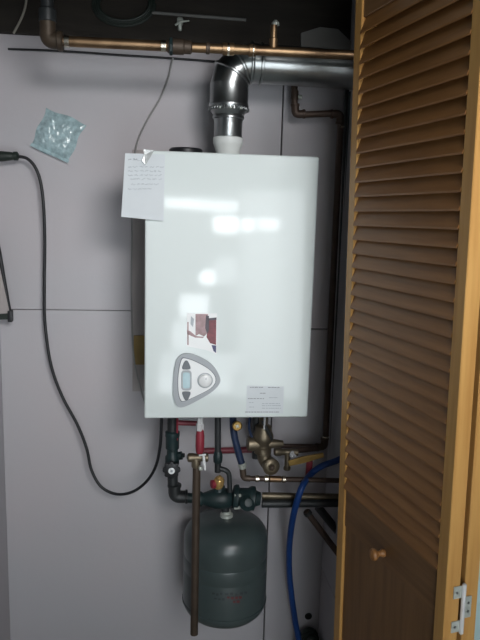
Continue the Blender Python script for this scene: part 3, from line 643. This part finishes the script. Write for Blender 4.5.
# 11. blue hose on the right
bh = thing('blue_hose', 'bright blue hose curving down the wall to the right of the tank', 'hose', U(298, 640, -.05))
bm = B(); tube(bm, spline([U(352, 452, -.17), U(338, 460, -.16), U(322, 466, -.15), U(311, 474, -.15), U(303, 485, -.215), U(297.5, 500, -.22), U(292.5, 520, -.19), U(289.5, 545, -.13), U(289.3, 570, -.10), U(291.5, 595, -.09), U(295, 620, -.08), U(298.5, 645, -.08), V((.475, -.09, .012))], 8), .0098, 14)
link('hose_body', bm, 'blue', bh)
# 12. slanting pipes in the lower right corner
sl1 = thing('slanting_copper_pipe', 'dark red-brown copper pipe slanting into the lower right corner', 'pipe', U(335, 550, -.08))
bm = B(); tube(bm, [U(306, 511, -.20), U(316, 524, -.20), U(340, 556, -.22)], .0095, 14); link('tubing', bm, 'old_copper', sl1)
bm = B(); lathe(bm, [(.009, 0), (.0125, .002), (.0125, .012), (.009, .014)], U(306.5, 511.5, -.20), U(316, 524, -.20)-U(306, 511, -.20), 14); link('collar', bm, 'iron', sl1)
bm = B(); tube(bm, [U(318, 507, -.135), U(340, 534, -.14)], .0130, 14)
tag(link('slanting_iron_pipe', bm, 'iron'), 'thick dark pipe slanting below the paired pipes by the door', 'pipe')
bm = B(); rr = []; ztc = U(317, 634, -.06).z
for k in range(3):
    for i in range(28):
        t = 2*math.pi*i/28; rr.append(V((.550+.028*math.cos(t), -.030-.017*(k+i/28), ztc/2+.012+(ztc/2-.012)*(1-.06*k)*math.sin(t))))
tube(bm, rr, .0085, 10)
tag(link('hose_coil', bm, 'dark_green'), 'dark coil of hose standing in the bottom right corner of the back wall', 'hose')

# ------------------------------------------------------------------ louvred folding doors
TH = math.radians(11.5)                        # panel turned from straight-out
dirp = V((math.sin(TH), -math.cos(TH), 0))     # from the far edge towards the room
nrm = V((-math.cos(TH), -math.sin(TH), 0))     # visible face
P0 = U(346.2, 270, -.565)
TILT = math.radians(1.1)
# local frame: x along panel, y = visible-face normal, z up ; origin at far edge, face plane, height of P0
Rl = Matrix(((dirp.x, nrm.x, 0), (dirp.y, nrm.y, 0), (0, 0, 1)))
Mx0 = Matrix.Translation(P0) @ Matrix.Rotation(-TILT, 4, 'Y') @ Rl.to_4x4()
def dl(px, py):
    inv = Mx0.inverted(); o = inv @ CAM; d = inv.to_3x3() @ ray(px, py); t = -o.y/d.y; return o+d*t
Wd = dl(467.2, 270).x
DT = .030; ST = .030
zl1 = dl(362, 17).z; zl0 = dl(349, 491).z; zr0 = dl(358, 541).z
zbase = -(P0.z) + .012; ztopd = zl1+.075
Mx = Mx0 @ Matrix.Translation((0, 0, zbase))
print('DOOR', Wd, zl0-zbase, zl1-zbase, ztopd-zbase)
def door(name, mxw, with_slats, nslat_from, label):
    o = bpy.data.objects.new(name, None); COL.objects.link(o); o.empty_display_size = .05; o.matrix_world = mxw; WORLD[o.name] = mxw.copy()
    o['kind'] = 'structure'
    h = ztopd-zbase
    def part(nm, x0, x1, y0, y1, z0, z1, m_, bev=.0015):
        bm = B(); box(bm, ((x0+x1)/2, (y0+y1)/2, (z0+z1)/2), (x1-x0, y1-y0, z1-z0), bevel=bev, seg=1); return link(nm, bm, m_, o, smooth=False, raw=True)
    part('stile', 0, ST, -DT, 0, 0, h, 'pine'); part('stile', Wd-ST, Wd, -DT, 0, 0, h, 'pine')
    part('top_rail', ST, Wd-ST, -DT+.004, -.004, zl1-zbase, h, 'pine_h_shaded')
    mr = part('middle_rail', ST, Wd-ST, -DT+.004, -.004, zr0-zbase, zl0-zbase, 'pine_h_shaded')
    part('lower_panel', ST, Wd-ST, -DT+.008, -.007, .12, zr0-zbase, 'panel_wood_shaded')
    part('bottom_rail', ST, Wd-ST, -DT+.004, -.004, 0, .12, 'pine_h_shaded')
    pitch = .0315; n = int((zl1-zl0)/pitch)+1; bm = B()
    y_out, y_in, drop, th = .0018, -.0100, .0350, .0034
    for i in range(n):
        zc = zl0-zbase+ (zl1-zl0)*(i+.0)/n
        pr = [(y_out, zc-.003), (y_out, zc-.003+th*1.1), (y_in, zc+drop-.003), (y_in, zc+drop-.003-th*1.1)]
        if zc+drop > h-.01: continue
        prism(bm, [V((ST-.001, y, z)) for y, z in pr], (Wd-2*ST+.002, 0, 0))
    link('louver_slats', bm, 'slat_shaded', o, smooth=False, raw=True)
    return o
d1 = door('door_1', Mx, True, 0, '')
kn_ = dl(382.5, 553)
bm = B(); lathe(bm, [(.008, 0), (.009, .004), (.006, .010), (.006, .016), (.011, .020), (.0135, .025), (.0115, .030), (.006, .033), (0, .033)], V((kn_.x, -.004, kn_.z-zbase)), (0, 1, 0), 20); link('knob', bm, 'slat_shaded', d1, raw=True)
# second panel folded behind the first
Mx2 = Mx0 @ Matrix.Translation((Wd, -DT-.010, 0)) @ Matrix.Rotation(math.radians(-1.0), 4, 'Z') @ Matrix.Translation((-Wd, 0, zbase))
d2 = door('door_2', Mx2, True, 0, '')
# hinge across the fold
def hl(px, py):                                # local point on the near edge plane x = Wd
    inv = Mx0.inverted(); o = inv @ CAM; d = inv.to_3x3() @ ray(px, py); t = (Wd-o.x)/d.x; p = o+d*t; return V((p.x, p.y, p.z-zbase))
hy = -DT-.005
hz1 = hl(463, 592).z; hz2 = hl(461, 628).z
def plate(nm, y0, y1, z0, z1):
    bm = B(); box(bm, (Wd+.0012, (y0+y1)/2, (z0+z1)/2), (.0022, abs(y1-y0), z1-z0), bevel=.0006, seg=1)
    return link(nm, bm, 'steel', d1, smooth=False, raw=True)
Hh = hz1-hz2
print('HINGE', hz1, hz2, hl(463, 592), hl(455, 600))
zt_, zb_ = hl(460, 584).z, hl(458, 632).z
Hh = zt_-zb_
hp = []
for a0, a1, side in ((.72, .97, 1), (.02, .25, 1), (.28, .72, -1)):
    y0, y1 = (hy, hy+.020) if side > 0 else (hy, hy-.020)
    pl = plate('hinge_leaf', y0, y1, zb_+Hh*a0, zb_+Hh*a1); hp.append(pl)
    for f_ in ((.3, .7) if side < 0 else (.5,)):
        bm = B(); lathe(bm, [(.0026, 0), (.0026, .0006), (0, .0012)], V((Wd+.0022, hy+side*.013, zb_+Hh*(a0+(a1-a0)*f_))), (1, 0, 0), 12); link('screw', bm, 'galv', pl, raw=True)
bm = B(); lathe(bm, [(.0025, -.002), (.0042, 0), (.0042, Hh), (.0025, Hh+.002)], V((Wd+.004, hy, zb_)), Z3, 14); link('hinge_pin', bm, 'chrome', d1, raw=True)
bm = B(); box(bm, (0.06, -.59, ztopd+P0.z+.022), (1.02, .03, .02), bevel=.002); struct('trim_10', bm, 'steel', smooth=False)

# ------------------------------------------------------------------ the room behind: glazed door, daylight and an added lamp
YW = -2.9
def pane_mat(name, s, c=(0.90, 0.96, 1.0)):
    m = bpy.data.materials.new(name); m.use_nodes = True; nt = m.node_tree; nt.nodes.clear()
    e = nt.nodes.new('ShaderNodeEmission'); e.inputs[0].default_value = (*c, 1); e.inputs[1].default_value = s
    o = nt.nodes.new('ShaderNodeOutputMaterial'); nt.links.new(e.outputs[0], o.inputs[0]); return m
WIN = 0.6
def mirror(px, py):            # where the boiler front shows the room behind
    p = U(px, py, 2*YB-YW); return p.x, p.z
panes = [ # seen in the enamel: x0, y0, x1, y1, strength, step
    (146, 190, 240, 398, 3.0, 0), (240, 190, 300, 398, 8.0, 0),
    (165, 198, 200, 209, 32, 1), (200, 200, 237, 212, 28, 1), (214, 216, 237, 233, 44, 1), (242, 218, 253, 232, 40, 1), (258, 218, 278, 230, 32, 1),
    (215, 257, 236, 284, 11, 1), (200, 270, 215, 284, 36, 1), (180, 294, 208, 318, 26, 1), (172, 322, 213, 350, 16, 1), (160, 353, 238, 372, 12, 1), (158, 374, 232, 392, 16, 1)]
w1 = bpy.data.objects.new('window_1', None); COL.objects.link(w1); w1.location = (.5, YW, 0); WORLD['window_1'] = Matrix.Translation((.5, YW, 0)); w1['kind'] = 'structure'
for i, (u0, v0, u1, v1, s, k) in enumerate(panes):
    x0, z1 = mirror(u0, v0); x1, z0 = mirror(u1, v1)
    bm = B(); box(bm, ((x0+x1)/2, YW+.02*k, (z0+z1)/2), (x1-x0, .012, z1-z0)); link('pane', bm, pane_mat('daylight_pane_%d' % i, s*WIN), w1, smooth=False)
bm = B(); box(bm, (.5, YW-.04, 1.0), (1.5, .05, 2.06)); link('window_frame', bm, 'front_wall', w1, smooth=False)

def area(name, loc, target, sx, sy, e, col):
    l = bpy.data.lights.new(name, 'AREA'); l.shape = 'RECTANGLE'; l.size = sx; l.size_y = sy; l.energy = e; l.color = col
    o = bpy.data.objects.new(name, l); COL.objects.link(o); o.location = loc
    o.rotation_euler = (V(target)-V(loc)).to_track_quat('-Z', 'Y').to_euler(); return o
hi = area('added_high_light', (0.70, -2.85, 2.15), (0.04, 0, 1.34), 0.9, 0.5, 4.1, (1.0, 0.985, 0.985)); hi.data.spread = math.radians(47)  # added lamp, no window there; its narrow beam leaves the lower wall dim

w = bpy.data.worlds.new('world'); scene.world = w; w.use_nodes = True
bg = w.node_tree.nodes['Background']; bg.inputs[0].default_value = (0.80, 0.90, 1.0, 1); bg.inputs[1].default_value = 0.03

vs = scene.view_settings; vs.view_transform = 'Standard'; vs.look = 'None'; vs.gamma = 1.0; vs.use_curve_mapping = False
vs.exposure = -0.22

# ------------------------------------------------------------------ what the setting is
for nm, lb_, ct in (('wall_back', 'pale grey painted board wall behind the boiler', 'wall'), ('wall_left', 'pale grey side wall at the far left edge', 'wall'),
                    ('wall_right', 'shaded grey side wall behind the folding door', 'wall'), ('door_1', 'brown wooden louvred door panel folded open at the right', 'door'),
                    ('door_2', 'second wooden door panel folded behind the louvred one at the right edge', 'door')):
    tag(bpy.data.objects[nm], lb_, ct)
